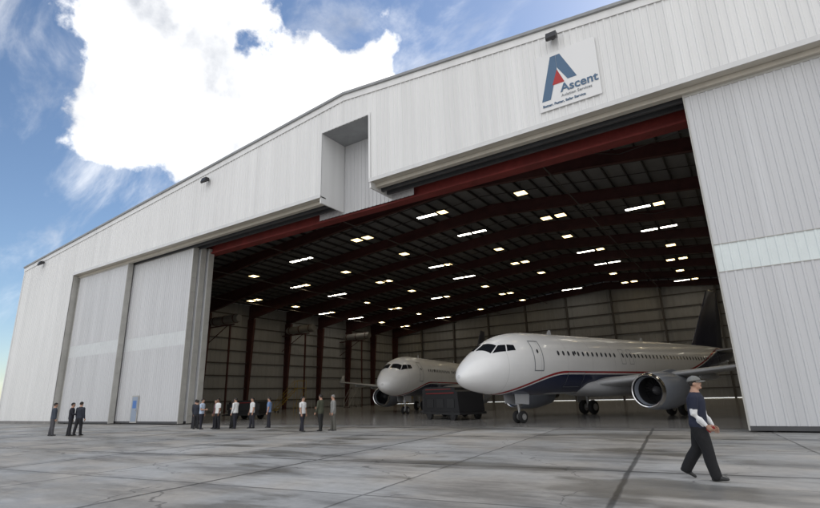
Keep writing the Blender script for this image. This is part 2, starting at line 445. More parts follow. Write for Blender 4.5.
for x,z in ((-5.0,18.75),(-33.2,18.6),(-62,16.6)):
    w.box(x-.08,x+.08,FY-.22,FY-.04,z+.05,z+.2)
    w.prism([(FY-.62,z-.16),(FY-.55,z-.28),(FY-.2,z-.05),(FY-.2,z+.2),(FY-.5,z+.2)],'x',x-.26,x+.26)
    w.tube([(x,FY-.08,z+.3),(x,FY-.3,z+.3),(x,FY-.35,z+.18)],[.025,.025,.025],6)
w.obj('fascia_floodlights',M_black,H)

# sign on the fascia
S=empty('company_sign',(-5.9,FY-.12,15.45)); S.scale=(.88,1,.88)
M_sb=mat('sign_board',(.80,.80,.80),.4); M_blue=mat('sign_blue',(.07,.14,.24),.4); M_sred=mat('sign_red',(.42,.02,.02),.4); M_grey=mat('sign_grey',(.30,.32,.34),.4)
w=MB(); w.box(-.15,3.2,0,.06,-.6,2.95); w.obj('board',M_sb,S)
w=MB()
w.poly([(0,-.01,0),(.50,-.01,0),(1.02,-.01,1.75),(1.02,-.01,2.7),(.72,-.01,2.7)],0)
w.poly([(1.03,-.01,2.7),(1.03,-.01,1.9),(1.55,-.01,.95),(2.05,-.01,.95),(1.26,-.01,2.7)],0)
w.poly([(.68,-.014,.85),(1.36,-.014,.85),(1.02,-.014,1.75)],1)
w.obj('logo',[M_blue,M_sred,M_grey],S)
def text(t,x,z,size,m,par,off=0):
    c=bpy.data.curves.new('lettering','FONT'); c.body=t; c.size=size; c.extrude=.008; c.offset=off
    o=bpy.data.objects.new('lettering',c); C.scene.collection.objects.link(o); o.parent=par
    o.location=(x,-.02,z); o.rotation_euler=(R(90),0,0); c.materials.append(m)
text('Ascent',1.1,.26,.72,M_blue,S,.012)
text('Aviation Services',1.1,-.04,.24,M_grey,S)
text('Better, Faster, Safer Service',.02,-.38,.21,M_blue,S,.004)

# ------------------------------------------------------------------ aircraft
def hermite(xs,ys,x):
    n=len(xs)
    if x<=xs[0]: return ys[0]
    if x>=xs[-1]: return ys[-1]
    for k in range(n-1):
        if xs[k]<=x<=xs[k+1]: break
    d=[(ys[i+1]-ys[i])/(xs[i+1]-xs[i]) for i in range(n-1)]
    def sl(i):
        if i==0: return d[0]
        if i==n-1: return d[-1]
        if d[i-1]*d[i]<=0: return 0
        return 2*d[i-1]*d[i]/(d[i-1]+d[i])
    h=xs[k+1]-xs[k]; t=(x-xs[k])/h
    return ys[k]*(2*t**3-3*t**2+1)+h*sl(k)*(t**3-2*t**2+t)+ys[k+1]*(-2*t**3+3*t**2)+h*sl(k+1)*(t**3-t**2)
SEC=[(0,2.92,.0,.0),(.15,2.95,.40,.46),(.5,3.03,.74,.84),(1.0,3.15,1.04,1.14),(1.7,3.32,1.36,1.42),(2.4,3.48,1.62,1.63),(3.2,3.63,1.84,1.79),(4.2,3.74,1.98,1.91),(5.5,3.79,2.06,1.965),(7,3.8,2.07,1.975),(24,3.8,2.07,1.975),(27,3.93,1.93,1.88),(30,4.22,1.62,1.6),(33,4.62,1.18,1.15),(36,5.0,.62,.62),(37.5,5.18,.2,.22)]
SQ=[math.sqrt(s[0]) for s in SEC]
def fus(x,th,off=0):
    q=math.sqrt(max(0,x))
    zc=hermite(SQ,[s[1] for s in SEC],q); hh=hermite(SQ,[s[2] for s in SEC],q); hw=hermite(SQ,[s[3] for s in SEC],q)
    return Vector((x,(hw+off)*math.sin(th),zc+(hh+off)*math.cos(th)))
def th_of_z(x,z):
    q=math.sqrt(x); zc=hermite(SQ,[s[1] for s in SEC],q); hh=hermite(SQ,[s[2] for s in SEC],q)
    return math.acos(max(-1,min(1,(z-zc)/hh)))

def livery(name):
    m=bpy.data.materials.new(name); m.use_nodes=True
    nt=m.node_tree;N=nt.nodes;L=nt.links;b=N['Principled BSDF']
    b.inputs['Roughness'].default_value=.25; b.inputs['Coat Weight'].default_value=.3
    tc=N.new('ShaderNodeTexCoord'); sp=N.new('ShaderNodeSeparateXYZ'); L.new(tc.outputs['Object'],sp.inputs[0])
    mr=N.new('ShaderNodeMapRange'); mr.interpolation_type='SMOOTHSTEP'
    mr.inputs[1].default_value=.8; mr.inputs[2].default_value=8.0; mr.inputs[3].default_value=1.60; mr.inputs[4].default_value=3.20
    L.new(sp.outputs['X'],mr.inputs[0])
    mt=N.new('ShaderNodeMapRange'); mt.interpolation_type='SMOOTHSTEP'
    mt.inputs[1].default_value=22; mt.inputs[2].default_value=34; mt.inputs[3].default_value=0; mt.inputs[4].default_value=2.4
    L.new(sp.outputs['X'],mt.inputs[0])
    ad=N.new('ShaderNodeMath'); ad.operation='ADD'; L.new(mr.outputs[0],ad.inputs[0]); L.new(mt.outputs[0],ad.inputs[1])
    df=N.new('ShaderNodeMath'); df.operation='SUBTRACT'; L.new(sp.outputs['Z'],df.inputs[0]); L.new(ad.outputs[0],df.inputs[1])
    n=N.new('ShaderNodeMapRange'); n.inputs[1].default_value=-2; n.inputs[2].default_value=1; L.new(df.outputs[0],n.inputs[0])
    r=N.new('ShaderNodeValToRGB'); r.color_ramp.interpolation='CONSTANT'
    e=r.color_ramp.elements; e[0].position=0; e[0].color=(.40,.42,.45,1); e[1].position=(2-1.35)/3; e[1].color=(.014,.022,.065,1)
    for p,c in (((2-.20)/3,(.82,.82,.82,1)),((2-.12)/3,(.36,.03,.035,1)),((2+.02)/3,(.86,.86,.86,1))):
        x=e.new(p); x.color=c
    L.new(n.outputs[0],r.inputs[0])
    no=N.new('ShaderNodeTexNoise'); no.inputs['Scale'].default_value=.8; no.inputs['Detail'].default_value=5; L.new(tc.outputs['Object'],no.inputs['Vector'])
    k=N.new('ShaderNodeMath'); k.operation='MULTIPLY_ADD'; k.inputs[1].default_value=.14; k.inputs[2].default_value=.92; L.new(no.outputs['Fac'],k.inputs[0])
    vm=N.new('ShaderNodeVectorMath'); vm.operation='SCALE'; L.new(r.outputs[0],vm.inputs[0]); L.new(k.outputs[0],vm.inputs['Scale'])
    x=N.new('ShaderNodeMath'); x.operation='PINGPONG'; x.inputs[1].default_value=1.35; L.new(sp.outputs['X'],x.inputs[0])
    y=N.new('ShaderNodeMath'); y.operation='LESS_THAN'; y.inputs[1].default_value=.012; L.new(x.outputs[0],y.inputs[0])
    mm=N.new('ShaderNodeMath'); mm.operation='MULTIPLY_ADD'; mm.inputs[1].default_value=-.25; mm.inputs[2].default_value=1; L.new(y.outputs[0],mm.inputs[0])
    v2=N.new('ShaderNodeVectorMath'); v2.operation='SCALE'; L.new(vm.outputs[0],v2.inputs[0]); L.new(mm.outputs[0],v2.inputs['Scale'])
    L.new(v2.outputs[0],b.inputs['Base Color'])
    return m
M_liv=livery('fuselage_livery')
M_glass=mat('cockpit_glass',(.012,.014,.018),.08)
M_win=mat('cabin_window',(.06,.065,.075),.15)
M_seam=mat('door_seam',(.20,.21,.23),.5)
M_wing=mat('wing_grey',(.48,.49,.51),.35,var=.12,vscale=.6)
M_navy=mat('tail_navy',(.014,.018,.045),.3)
M_nac=mat('nacelle',(.30,.33,.39),.3,var=.1)
M_chrome=mat('intake_lip',(.75,.75,.76),.18,metal=1)
M_fan=mat('fan_blades',(.05,.05,.055),.4,metal=.6)
M_tyre=mat('tyre',(.022,.022,.023),.8)
M_hub=mat('hub',(.45,.45,.45),.4,metal=.4)
M_strut=mat('strut',(.5,.5,.5),.35,metal=.3)

def loft(mb,secs,m=0):
    i0=len(mb.v); n=len(secs[0])
    for s in secs: mb.v+=[tuple(p) for p in s]
    for k in range(len(secs)-1):
        for j in range(n):
            j2=(j+1)%n
            mb.f.append((i0+k*n+j,i0+k*n+j2,i0+(k+1)*n+j2,i0+(k+1)*n+j)); mb.m.append(m)
    mb.f.append(tuple(i0+j for j in range(n))[::-1]); mb.m.append(m)
    mb.f.append(tuple(i0+(len(secs)-1)*n+j for j in range(n))); mb.m.append(m)
def airfoil(lex,chord,thick,pos,vert=False):
    pr=[(0,0),(.015,.35),(.06,.62),(.15,.88),(.3,1),(.5,.86),(.75,.45),(1,.03)]
    ring=[(x,t) for x,t in pr]+[(x,-t*.8) for x,t in pr[::-1][:-1]]
    out=[]
    for x,t in ring:
        X=lex+x*chord; T=t*thick*chord*.5
        out.append((X,pos[0]+T,pos[1]) if vert else (X,pos[0],pos[1]+T))
    return out

def aircraft(name,loc,rotz,scale=1.0):
    A=empty(name,loc,rotz); A.scale=(scale,)*3
    f=MB(); xs=[.0004,.01,.04,.09,.16,.26,.4,.58,.8,1.05,1.35,1.7,2.05,2.4,2.8,3.2,3.7,4.2,4.8,5.5,6.2,7]+[7+1.0*k for k in range(1,18)]+[25,26,27,28,29,30,31,32,33,34,35,36,36.8,37.3,37.5]
    seg=48
    loft(f,[[fus(x,2*math.pi*j/seg) for j in range(seg)] for x in xs])
    f.obj('fuselage',M_liv,A,True)
    f=MB(); rings=[]
    for x,hw,z0,z1 in ((9.8,.5,2.0,2.6),(10.6,1.5,1.78,2.7),(12,2.05,1.55,2.85),(14,2.2,1.45,2.9),(17,2.2,1.45,2.9),(19.5,2.0,1.55,2.8),(21,1.4,1.75,2.6),(22,.5,1.95,2.5)):
        zc=(z0+z1)/2; hh=(z1-z0)/2
        rings.append([(x,hw*math.copysign(abs(math.sin(a))**.7,math.sin(a)),zc+hh*math.copysign(abs(math.cos(a))**.8,math.cos(a))) for a in [2*math.pi*j/28 for j in range(28)]])
    loft(f,rings); f.obj('belly_fairing',M_wing,A,True)
    g=MB()
    def patch(c00,c10,c11,c01,side,n=6,m=0,off=.012):
        P=[[None]*(n+1) for _ in range(n+1)]
        for i in range(n+1):
            for j in range(n+1):
                u,v=i/n,j/n
                x=(c00[0]*(1-u)+c10[0]*u)*(1-v)+(c01[0]*(1-u)+c11[0]*u)*v
                t=(c00[1]*(1-u)+c10[1]*u)*(1-v)+(c01[1]*(1-u)+c11[1]*u)*v
                P[i][j]=fus(x,side*R(t),off)
        for i in range(n):
            for j in range(n):
                g.quad(P[i][j],P[i+1][j],P[i+1][j+1],P[i][j+1],m)
    for sd in (1,-1):
        patch((1.42,4),(1.78,47),(2.42,36),(2.12,4),sd)
        patch((1.86,49),(2.72,60),(2.92,45),(2.50,37.5),sd)
        patch((2.80,60.5),(3.42,64),(3.45,52),(3.00,45.8),sd)
        x=7.2
        while x<29.5:
            if not (13.9<x<14.2):
                zc=4.38 if x<25 else 4.38+(x-25)*.01
                g.poly([fus(x+.115*math.cos(a),sd*th_of_z(x+.115*math.cos(a),zc+.17*math.sin(a)),.012) for a in [2*math.pi*k/10 for k in range(10)]],1)
            x+=.533
        def outline(xa,xb,za,zb,wd=.045):
            def strip(x0,x1,z0,z1,nz=8):
                for k in range(nz):
                    a=z0+(z1-z0)*k/nz; b=z0+(z1-z0)*(k+1)/nz
                    g.quad(*[fus(xx,sd*th_of_z(xx,zz),.011) for xx,zz in ((x0,a),(x1,a),(x1,b),(x0,b))],2)
            strip(xa,xa+wd,za,zb); strip(xb-wd,xb,za,zb); strip(xa+wd,xb-wd,za,za+wd,2); strip(xa+wd,xb-wd,zb-wd,zb,2)
            cx=(xa+xb)/2
            g.poly([fus(cx+.09*math.cos(t),sd*th_of_z(cx,4.45+.14*math.sin(t)),.013) for t in [math.pi*k/5 for k in range(10)]],1)
        outline(4.75,5.62,3.2,5.15,.06); outline(31.0,31.75,3.75,5.35)
        outline(14.35,14.9,3.75,4.85,.03); outline(15.4,15.95,3.75,4.85,.03)
        outline(8.1,9.9,2.2,3.15,.03)
    g.obj('windows_and_doors',[M_glass,M_win,M_seam],A,False)
    g=MB()
    for sd in (1,-1):
        secs=[airfoil(10.9,7.6,.13,(sd*1.0,2.35)),airfoil(11.6,6.6,.125,(sd*2.2,2.45)),airfoil(13.75,4.2,.115,(sd*6.4,2.86)),airfoil(16.6,2.9,.108,(sd*11.8,3.42)),airfoil(19.1,1.6,.10,(sd*16.7,3.95)),airfoil(19.5,1.1,.06,(sd*17.0,3.98))]
        loft(g,secs)
        loft(g,[airfoil(20.0,.4,.05,(sd*17.02,3.35),True),airfoil(19.5,1.3,.05,(sd*17.02,3.98),True),airfoil(20.2,.5,.05,(sd*17.02,4.9),True)])
        for yy,xx,zz in ((6.9,16.7,2.62),(10.2,17.7,3.0),(13.2,18.8,3.35)):
            g.ell((xx,sd*yy,zz),(1.5,.16,.26),0,10,8)
        loft(g,[airfoil(31.3,4.0,.10,(sd*.3,5.2)),airfoil(32.6,3.0,.10,(sd*2.6,5.45)),airfoil(34.9,1.4,.09,(sd*6.2,5.85))])
    g.obj('wings',M_wing,A,True)
    g=MB()
    loft(g,[airfoil(28.2,7.6,.06,(0,5.3),True),airfoil(29.6,6.2,.09,(0,6.0),True),airfoil(31.7,4.6,.09,(0,8.4),True),airfoil(34.3,2.5,.09,(0,11.5),True),airfoil(34.7,2.0,.05,(0,11.72),True)])
    g.obj('tail_fin',M_navy,A,True)
    g=MB()
    for sd in (1,-1):
        cy,cz=sd*5.75,1.80
        ks=.90
        prof=[(10.75,1.02,1),(10.62,1.08,1),(10.60,1.14,1),(10.66,1.20,1),(10.85,1.27,0),(11.5,1.36,0),(12.4,1.38,0),(13.4,1.30,0),(14.3,1.12,0),(14.9,.98,0),(14.88,.93,0),(14.3,.9,0)]
        prof=[(x,r*ks,q) for x,r,q in prof]
        n=36
        i0=len(g.v)
        for x,r,_ in prof: g.v+=[(x,cy+r*math.sin(2*math.pi*j/n),cz+r*.97*math.cos(2*math.pi*j/n)) for j in range(n)]
        for k in range(len(prof)-1):
            for j in range(n):
                j2=(j+1)%n; g.f.append((i0+k*n+j,i0+k*n+j2,i0+(k+1)*n+j2,i0+(k+1)*n+j)); g.m.append(1 if prof[k][2] and prof[k+1][2] or k==3 else 0)
        i0=len(g.v)
        for x,r in ((10.75,1.02),(11.1,.95),(11.7,.93),(12.0,.93)):
            g.v+=[(x,cy+r*ks*math.sin(2*math.pi*j/n),cz+r*ks*.97*math.cos(2*math.pi*j/n)) for j in range(n)]
        for k in range(3):
            for j in range(n):
                j2=(j+1)%n; g.f.append((i0+k*n+j2,i0+k*n+j,i0+(k+1)*n+j,i0+(k+1)*n+j2)); g.m.append(0 if k==0 else 3)
        g.tube([(11.95,cy,cz),(12.05,cy,cz)],[.93*ks,.93*ks],n,3)
        for j in range(24):
            a=2*math.pi*j/24; b=a+.20
            g.quad((11.75,cy+.25*math.sin(a),cz+.25*math.cos(a)),(11.75,cy+.81*math.sin(a),cz+.79*math.cos(a)),(11.92,cy+.81*math.sin(b),cz+.79*math.cos(b)),(11.92,cy+.25*math.sin(b),cz+.25*math.cos(b)),2)
        g.tube([(11.35,cy,cz),(11.42,cy,cz),(11.6,cy,cz),(11.8,cy,cz)],[.01,.10,.22,.29],20,4)
        g.tube([(14.3,cy,cz),(14.9,cy,cz),(15.6,cy,cz),(16.0,cy,cz)],[.68,.62,.47,.4],24,2)
        g.tube([(15.9,cy,cz),(16.6,cy,cz)],[.3,.03],16,2)
        g.prism([(11.9,2.90),(13.7,3.15),(17.0,2.75),(16.6,2.3),(14.6,2.35),(13.0,2.8)],'y',cy-.16,cy+.16,0)
    o=g.obj('engines',[M_nac,M_chrome,M_fan,M_black,M_dark],A,True); autosmooth(o,35)
    g=MB()
    def wheel(x,y,z,r,wd):
        g.tube([(x,y-wd/2,z),(x,y-wd*.4,z),(x,y-wd*.22,z),(x,y+wd*.22,z),(x,y+wd*.4,z),(x,y+wd/2,z)],[r*.72,r*.92,r,r,r*.92,r*.72],24,0)
        g.tube([(x,y-wd/2-.012,z),(x,y+wd/2+.012,z)],[r*.5,r*.5],16,1)
        g.tube([(x,y-wd/2-.03,z),(x,y+wd/2+.03,z)],[r*.16,r*.16],10,2)
    for s in (-1,1): wheel(5.1,s*.25,.39,.39,.22)
    g.tube([(5.1,-.3,.39),(5.1,.3,.39)],[.05,.05],8,2); g.tube([(5.1,0,.39),(5.0,0,1.1),(4.95,0,2.1)],[.07,.085,.13],12,2)
    g.tube([(5.05,0,1.15),(6.2,0,2.0)],[.045,.045],8,2); g.box(4.88,4.96,-.14,.14,1.15,1.4,3)
    for s in (-1,1):
        g.prism([(4.3,1.25),(5.5,1.15),(5.6,1.95),(4.2,2.0)],'y',s*.48-.015,s*.48+.015,3)
        for k in (-1,1): wheel(17.7,s*3.8+k*.46,.58,.58,.42)
        g.tube([(17.7,s*3.3,.58),(17.7,s*4.3,.58)],[.08,.08],8,2)
        g.tube([(17.7,s*3.8,.58),(17.6,s*3.8,1.3),(17.4,s*3.85,2.5)],[.10,.13,.17],12,2)
        g.tube([(17.6,s*3.8,1.3),(17.4,s*2.2,2.2)],[.07,.07],8,2)
        g.prism([(17.0,1.0),(18.2,1.0),(18.3,2.5),(16.9,2.5)],'y',s*4.35-.02,s*4.35+.02,3)
    o=g.obj('landing_gear',[M_tyre,M_hub,M_strut,M_wing],A,True); autosmooth(o,35)
    g=MB()
    g.prism([(8.5,5.85),(9.0,5.85),(8.95,6.2),(8.75,6.2)],'y',-.02,.02)
    g.prism([(20.5,5.85),(21.0,5.85),(20.95,6.15),(20.75,6.15)],'y',-.02,.02)
    g.tube([tuple(fus(1.5,R(100),.0)),tuple(fus(1.42,R(100),.12))],[.02,.012],6)
    g.obj('antennas',M_wing,A)
    return A
def place_aircraft(name,ng,head,scale):
    hx,hy=Vector(head).normalized()
    nose=(ng[0]+hx*5.1*scale,ng[1]+hy*5.1*scale,0)
    return aircraft(name,nose,math.atan2(-hy,-hx),scale)
place_aircraft('passenger_jet',(-10.65,4.74),(-.36,-.933),.85)
place_aircraft('passenger_jet',(-27.0,17.5),(.16,-.987),.90)

# ------------------------------------------------------------------ people
SKIN=mat('skin',(.46,.27,.19),.5,var=.08,vscale=8)
SKIN2=mat('skin_brown',(.20,.10,.06),.5,var=.08,vscale=8)
HAIR=mat('hair_dark',(.02,.015,.012),.6,var=.3,vscale=60,bump=.4,bscale=120)
HAIRG=mat('hair_grey',(.25,.24,.23),.6,var=.3,vscale=60,bump=.4,bscale=120)
SHOE=mat('shoe',(.02,.02,.02),.4)
EYE=mat('eye',(.02,.015,.01),.2); EYEW=mat('eye_white',(.6,.6,.58),.3); LIP=mat('lip',(.28,.10,.08),.5)
_cl={}
def cloth(c):
    if c not in _cl: _cl[c]=mat('cloth_%d'%len(_cl),c,.85,var=.15,vscale=6,bump=.5,bscale=12,dark=.6)
    return _cl[c]

def person(name,loc,heading,h=1.75,shirt=(.6,.6,.6),pants=(.02,.02,.025),sleeve=None,fore=None,hair=HAIR,skin=SKIN,
           legs=((4,2,0),(-4,2,0)),arms=((4,8,12),(0,8,14)),lean=0,cap=None,vox=.02,female=False,headturn=0,headtilt=0,jacket=False,
           bulk=1.10,baggy=1.12,item=None):
    E=empty(name,loc,R(heading)-math.pi/2); k=h/1.75; E.scale=(k,k,k)
    V=Vector
    b=MB(); segs=[]
    hipz=.93
    foots=[]
    J={}
    for i,sg in enumerate((1,-1)):
        hf,kf,fp=[R(a) for a in legs[i]]
        hip=V((sg*.095,0,hipz)); d=V((sg*.03,math.sin(hf),-math.cos(hf))).normalized(); kn=hip+d*.43
        d2=V((0,math.sin(hf-kf),-math.cos(hf-kf))); an=kn+d2*.415
        def rt(y,z,an=an,fp=fp): return an+V((0,y*math.cos(fp)+z*math.sin(fp),-y*math.sin(fp)+z*math.cos(fp)))
        J[sg]=(hip,kn,an,rt(-.055,-.05),rt(.07,-.045)+V((sg*.01,0,0)),rt(.165,-.058)+V((sg*.02,0,0)))
        foots+= [J[sg][3].z-.036,J[sg][5].z-.028]
    dz=-min(foots)
    up=lambda p:p+V((0,0,dz))
    pel=V((0,0,hipz+dz))
    ll=R(lean); T=V((0,math.sin(ll),math.cos(ll))); F=V((0,math.cos(ll),-math.sin(ll)))
    q=baggy
    for sg in (1,-1):
        hip,kn,an,heel,ball,toe=[up(p) for p in J[sg]]
        cm=(kn*.55+an*.45)+V((0,-.012,0))
        b.tube([hip+V((0,0,.03)),hip*.5+kn*.5,kn,cm,an],[(.098*q,.094*q),(.090*q,.083*q),(.072*q,.068*q),(.070*q,.065*q),(.064*q,.060*q)],14,round_caps=True,ref=(0,1,0))
        b.tube([an+V((0,0,.02)),an+(heel-an)*.6],[.05,.045],10,round_caps=True)
        b.tube([heel,ball,toe],[(.036,.040),(.038,.048),(.026,.040)],12,round_caps=True,ref=(0,0,1))
        segs+=[(hip,kn,.085,'pants'),(kn,an+(an-kn).normalized()*.02,.06,'pants'),(heel,toe,.035,'shoe'),(an+(heel-an)*.5,an+(heel-an)*.7,.04,'shoe')]
    wsc=.9 if female else 1
    def tp(hh,fy=0): return pel+T*hh+F*fy
    prof=[(-.07,.150,.105),(-.01,.168,.125),(.08,.163,.125),(.19,.155*wsc,.122),(.32,.165*wsc,.128),(.42,.180*wsc,.128),(.49,.178*wsc,.110),(.54,.12,.085),(.575,.07,.065)]
    bb=bulk*(1.07 if jacket else 1)
    prof=[(a,x*bb,y*bb) for a,x,y in prof]
    b.tube([tp(a) for a,_,_ in prof],[(y,x) for _,x,y in prof],20,ref=tuple(F),round_caps=True)
    b.tube([tp(.53,-.01),tp(.60,.0),tp(.68,.01)],[.062,.058,.057],12,round_caps=True)
    segs+=[(tp(-.03),tp(.55),.14,'torso'),(tp(.60),tp(.7,.01),.056,'skin')]
    hands=[]
    for i,sg in enumerate((1,-1)):
        a,ab,e=[R(v) for v in arms[i]]
        sh=tp(.470)+V((sg*.182*bulk*(.93 if female else 1),0,0))
        d=V((sg*math.sin(ab),math.sin(a)*math.cos(ab),-math.cos(a)*math.cos(ab))); el=sh+d*.285
        a2=a+e; d2=V((sg*math.sin(ab)*(1-min(1,e/1.2))-sg*.35*min(1,e/1.2),math.sin(a2),-math.cos(a2))).normalized(); wr=el+d2*.25
        b.tube([sh,sh*.5+el*.5,el,el*.55+wr*.45,wr],[.072*bulk,.062*bulk,.051*bulk,.047*bulk,.033],12,round_caps=True)
        mid=sh*.4+el*.6
        segs+=[(sh,mid,.055,'sleeve'),(mid,el,.05,'sleeve2'),(el,wr-d2*.03,.042,'fore'),(wr,wr+d2*.02,.03,'skin')]
        hands.append((sg,wr,d2))
    hc=tp(.715,.018)
    RM=Matrix.Rotation(R(headturn),3,'Z')@Matrix.Rotation(-R(headtilt)-ll*.4,3,'X')
    hp=lambda x,y,z:hc+RM@V((x,y,z))
    b.ell(hp(0,-.005,.018),(.076,.096,.100),rot=RM,seg=20,rings=14)
    b.ell(hp(0,.022,-.045),(.058,.066,.068),rot=RM,seg=16,rings=10)
    b.ell(hp(0,.072,-.085),(.028,.022,.022),rot=RM,seg=12,rings=8)
    b.tube([hp(0,.088,.018),hp(0,.108,-.02),hp(0,.09,-.028)],[.010,.016,.012],8,round_caps=True)
    for s in (1,-1): b.ell(hp(s*.078,-.005,-.008),(.010,.022,.032),rot=RM,seg=8,rings=6)
    segs+=[(hp(0,0,.02),hp(0,.02,-.05),.09,'skin')]
    o=b.obj('body_raw',SKIN,None)
    rm=o.modifiers.new('r','REMESH'); rm.mode='VOXEL'; rm.voxel_size=vox
    smd=o.modifiers.new('s','SMOOTH'); smd.factor=.5; smd.iterations=3 if vox<.016 else 1
    dg=C.evaluated_depsgraph_get(); me=bpy.data.meshes.new_from_object(o.evaluated_get(dg))
    bpy.data.objects.remove(o)
    sl=sleeve or shirt
    mats=[skin,cloth(shirt),cloth(pants),SHOE,cloth(sl),skin if fore=='skin' else cloth(fore or sl)]
    me.materials.clear()
    for m_ in mats: me.materials.append(m_)
    idx={'skin':0,'pants':2,'shoe':3,'sleeve':1,'sleeve2':4 if sleeve else (5 if fore else 1),'fore':5,'torso':1}
    hem=-.10 if jacket else -.03
    for p in me.polygons:
        c=p.center; best=None
        for a,z,r,lb in segs:
            ab=z-a; t=max(0,min(1,(c-a).dot(ab)/max(1e-9,ab.length_squared))); dd=(c-(a+ab*t)).length/r
            if best is None or dd<best[0]: best=(dd,lb)
        lb=best[1]
        if lb in('torso','pants'):
            hh=(c-pel).dot(T)
            lb='torso' if hh>hem else 'pants'
            if hh>.565: lb='skin'
        p.material_index=idx[lb]; p.use_smooth=True
    ob=bpy.data.objects.new('body',me); C.scene.collection.objects.link(ob); ob.parent=E
    g=MB()
    for sg,wr,d in hands:
        lat=V((0,1,0))-d*d.y
        if abs(d.y)>.75: lat=V((0,0,1))-d*d.z
        lat.normalize(); nrm=V((-sg,0,0)); nrm=(nrm-d*nrm.dot(d)-lat*nrm.dot(lat)).normalized()
        g.tube([wr-d*.015,wr+d*.02,wr+d*.06,wr+d*.088],[(.024,.020),(.032,.016),(.040,.015),(.038,.012)],12,round_caps=True,ref=tuple(lat))
        for qq,(off,ln,r) in enumerate(((.029,.072,.0088),(.010,.080,.009),(-.010,.074,.0086),(-.029,.058,.0076))):
            p0=wr+d*.08+lat*off; pts=[p0]; ang=12+qq*4
            for s_ in (.42,.33,.25):
                dd=d*math.cos(R(ang))+nrm*math.sin(R(ang)); pts.append(pts[-1]+dd*ln*s_); ang+=24
            g.tube(pts,[r,r*.95,r*.85,r*.7],8,round_caps=True)
        p0=wr+d*.025+lat*.030
        g.tube([p0,p0+d*.028+lat*.022+nrm*.012,p0+d*.055+lat*.026+nrm*.026,p0+d*.074+lat*.022+nrm*.036],[.013,.0115,.010,.008],8,round_caps=True)
        if item and sg==1:
            it=MB(); c=wr+d*.10+nrm*.022
            it.tube([c-lat*.06-d*.02,c+lat*.07-d*.02],[(.013,.04),(.013,.04)],4,ref=tuple(nrm)); it.obj('folded_cloth',cloth(item),E)
    g.obj('hands',skin,E,True)
    g=MB()
    for s in (1,-1):
        g.ell(hp(s*.030,.083,.012),(.013,.008,.008),1,rot=RM,seg=10,rings=6); g.ell(hp(s*.030,.089,.012),(.006,.004,.006),0,rot=RM,seg=8,rings=6)
        g.tube([hp(s*.014,.092,.030),hp(s*.032,.092,.034),hp(s*.048,.080,.029)],[.004,.005,.003],6,3)
    g.tube([hp(-.022,.085,-.052),hp(0,.093,-.050),hp(.022,.085,-.052)],[.004,.006,.004],6,2)
    g.obj('face',[EYE,EYEW,LIP,hair],E,True)
    g=MB()
    g.ell(V((0,0,0)),(.084,.106,.108),0,24,18)
    keep=[]
    for fi,fc in enumerate(g.f):
        c=sum((V(g.v[i]) for i in fc),V())/len(fc)
        lim=.035 if c.y>.045 else (.0 if c.y>-.01 else (-.06 if not female else -.20))
        if c.z>lim: keep.append(fi)
    f2=MB(); f2.v=[tuple(hp(v[0],v[1]-.006,v[2]+.022)) for v in g.v]; f2.f=[g.f[i] for i in keep]; f2.m=[0]*len(keep)
    ho=f2.obj('hair',hair,E,True); so=ho.modifiers.new('s','SOLIDIFY'); so.thickness=.012; so.offset=-1
    if female:
        g=MB(); g.tube([hp(0,-.07,.03),hp(0,-.085,-.05),hp(0,-.08,-.13)],[(.03,.06),(.03,.065),(.02,.05)],12,round_caps=True); g.obj('long_hair',hair,E,True)
    if cap:
        g=MB(); g.ell(V((0,0,0)),(.091,.112,.092),0,24,16)
        f2=MB(); f2.v=[tuple(hp(v[0],v[1]-.002,v[2]+.045)) for v in g.v]; f2.f=[fc for fc in g.f if sum(g.v[i][2] for i in fc)/len(fc)>-.006]; f2.m=[0]*len(f2.f)
        br=[]; n=12
        for t in (0,.5,1):
            br.append([hp(.078*(1-.12*t)*math.cos(math.pi*j/n),(.075+.085*t)*(math.sin(math.pi*j/n)**.7 if j not in(0,n) else 0)+.03, .045-.02*t-.012*abs(math.cos(math.pi*j/n))) for j in range(n+1)])
        for a_ in range(2):
            for j in range(n): f2.quad(br[a_][j],br[a_][j+1],br[a_+1][j+1],br[a_+1][j])
        f2.ell(hp(0,-.002,.138),(.01,.01,.005),0,8,5)
        co=f2.obj('cap',cloth(cap),E,True); so=co.modifiers.new('s','SOLIDIFY'); so.thickness=.006; so.offset=1
    return E

W=(.80,.80,.80)
person('walking_man',(-.55,-11.8,0),-6,1.80,shirt=(.016,.020,.042),pants=(.009,.009,.011),fore=(.80,.80,.80),cap=(.20,.20,.19),
       legs=((13,4,-6),(-14,20,28)),arms=((-4,8,44),(8,8,20)),lean=3,vox=.012,headtilt=-8,bulk=1.18,baggy=1.42,item=(.35,.03,.03))
P=person
P('standing_man',(-32.9,-9.3,0),70,1.76,shirt=(.06,.075,.10),pants=(.09,.09,.10))
P('standing_man',(-31.5,-9.0,0),60,1.74,shirt=(.02,.02,.03),pants=(.02,.02,.025),arms=((20,8,70),(0,10,10)))
P('standing_man',(-31.1,-8.75,0),110,1.78,shirt=(.03,.035,.05),pants=(.02,.02,.025),legs=((8,4,0),(-6,4,0)))
P('standing_man',(-29.6,-2.6,0),100,1.74,shirt=(.03,.03,.03),pants=(.03,.03,.035))
P('standing_man',(-28.7,-3.1,0),120,1.70,shirt=(.03,.035,.05),pants=(.03,.03,.035))
P('standing_man',(-27.9,-3.3,0),30,1.78,shirt=(.50,.60,.76),pants=(.02,.02,.03),fore='skin',arms=((10,8,80),(0,8,10)))
P('standing_man',(-27.5,-2.6,0),250,1.72,shirt=(.20,.10,.12),pants=(.02,.02,.03))
P('standing_man',(-26.9,-2.9,0),260,1.78,shirt=W,pants=(.015,.015,.02),fore='skin',skin=SKIN2)
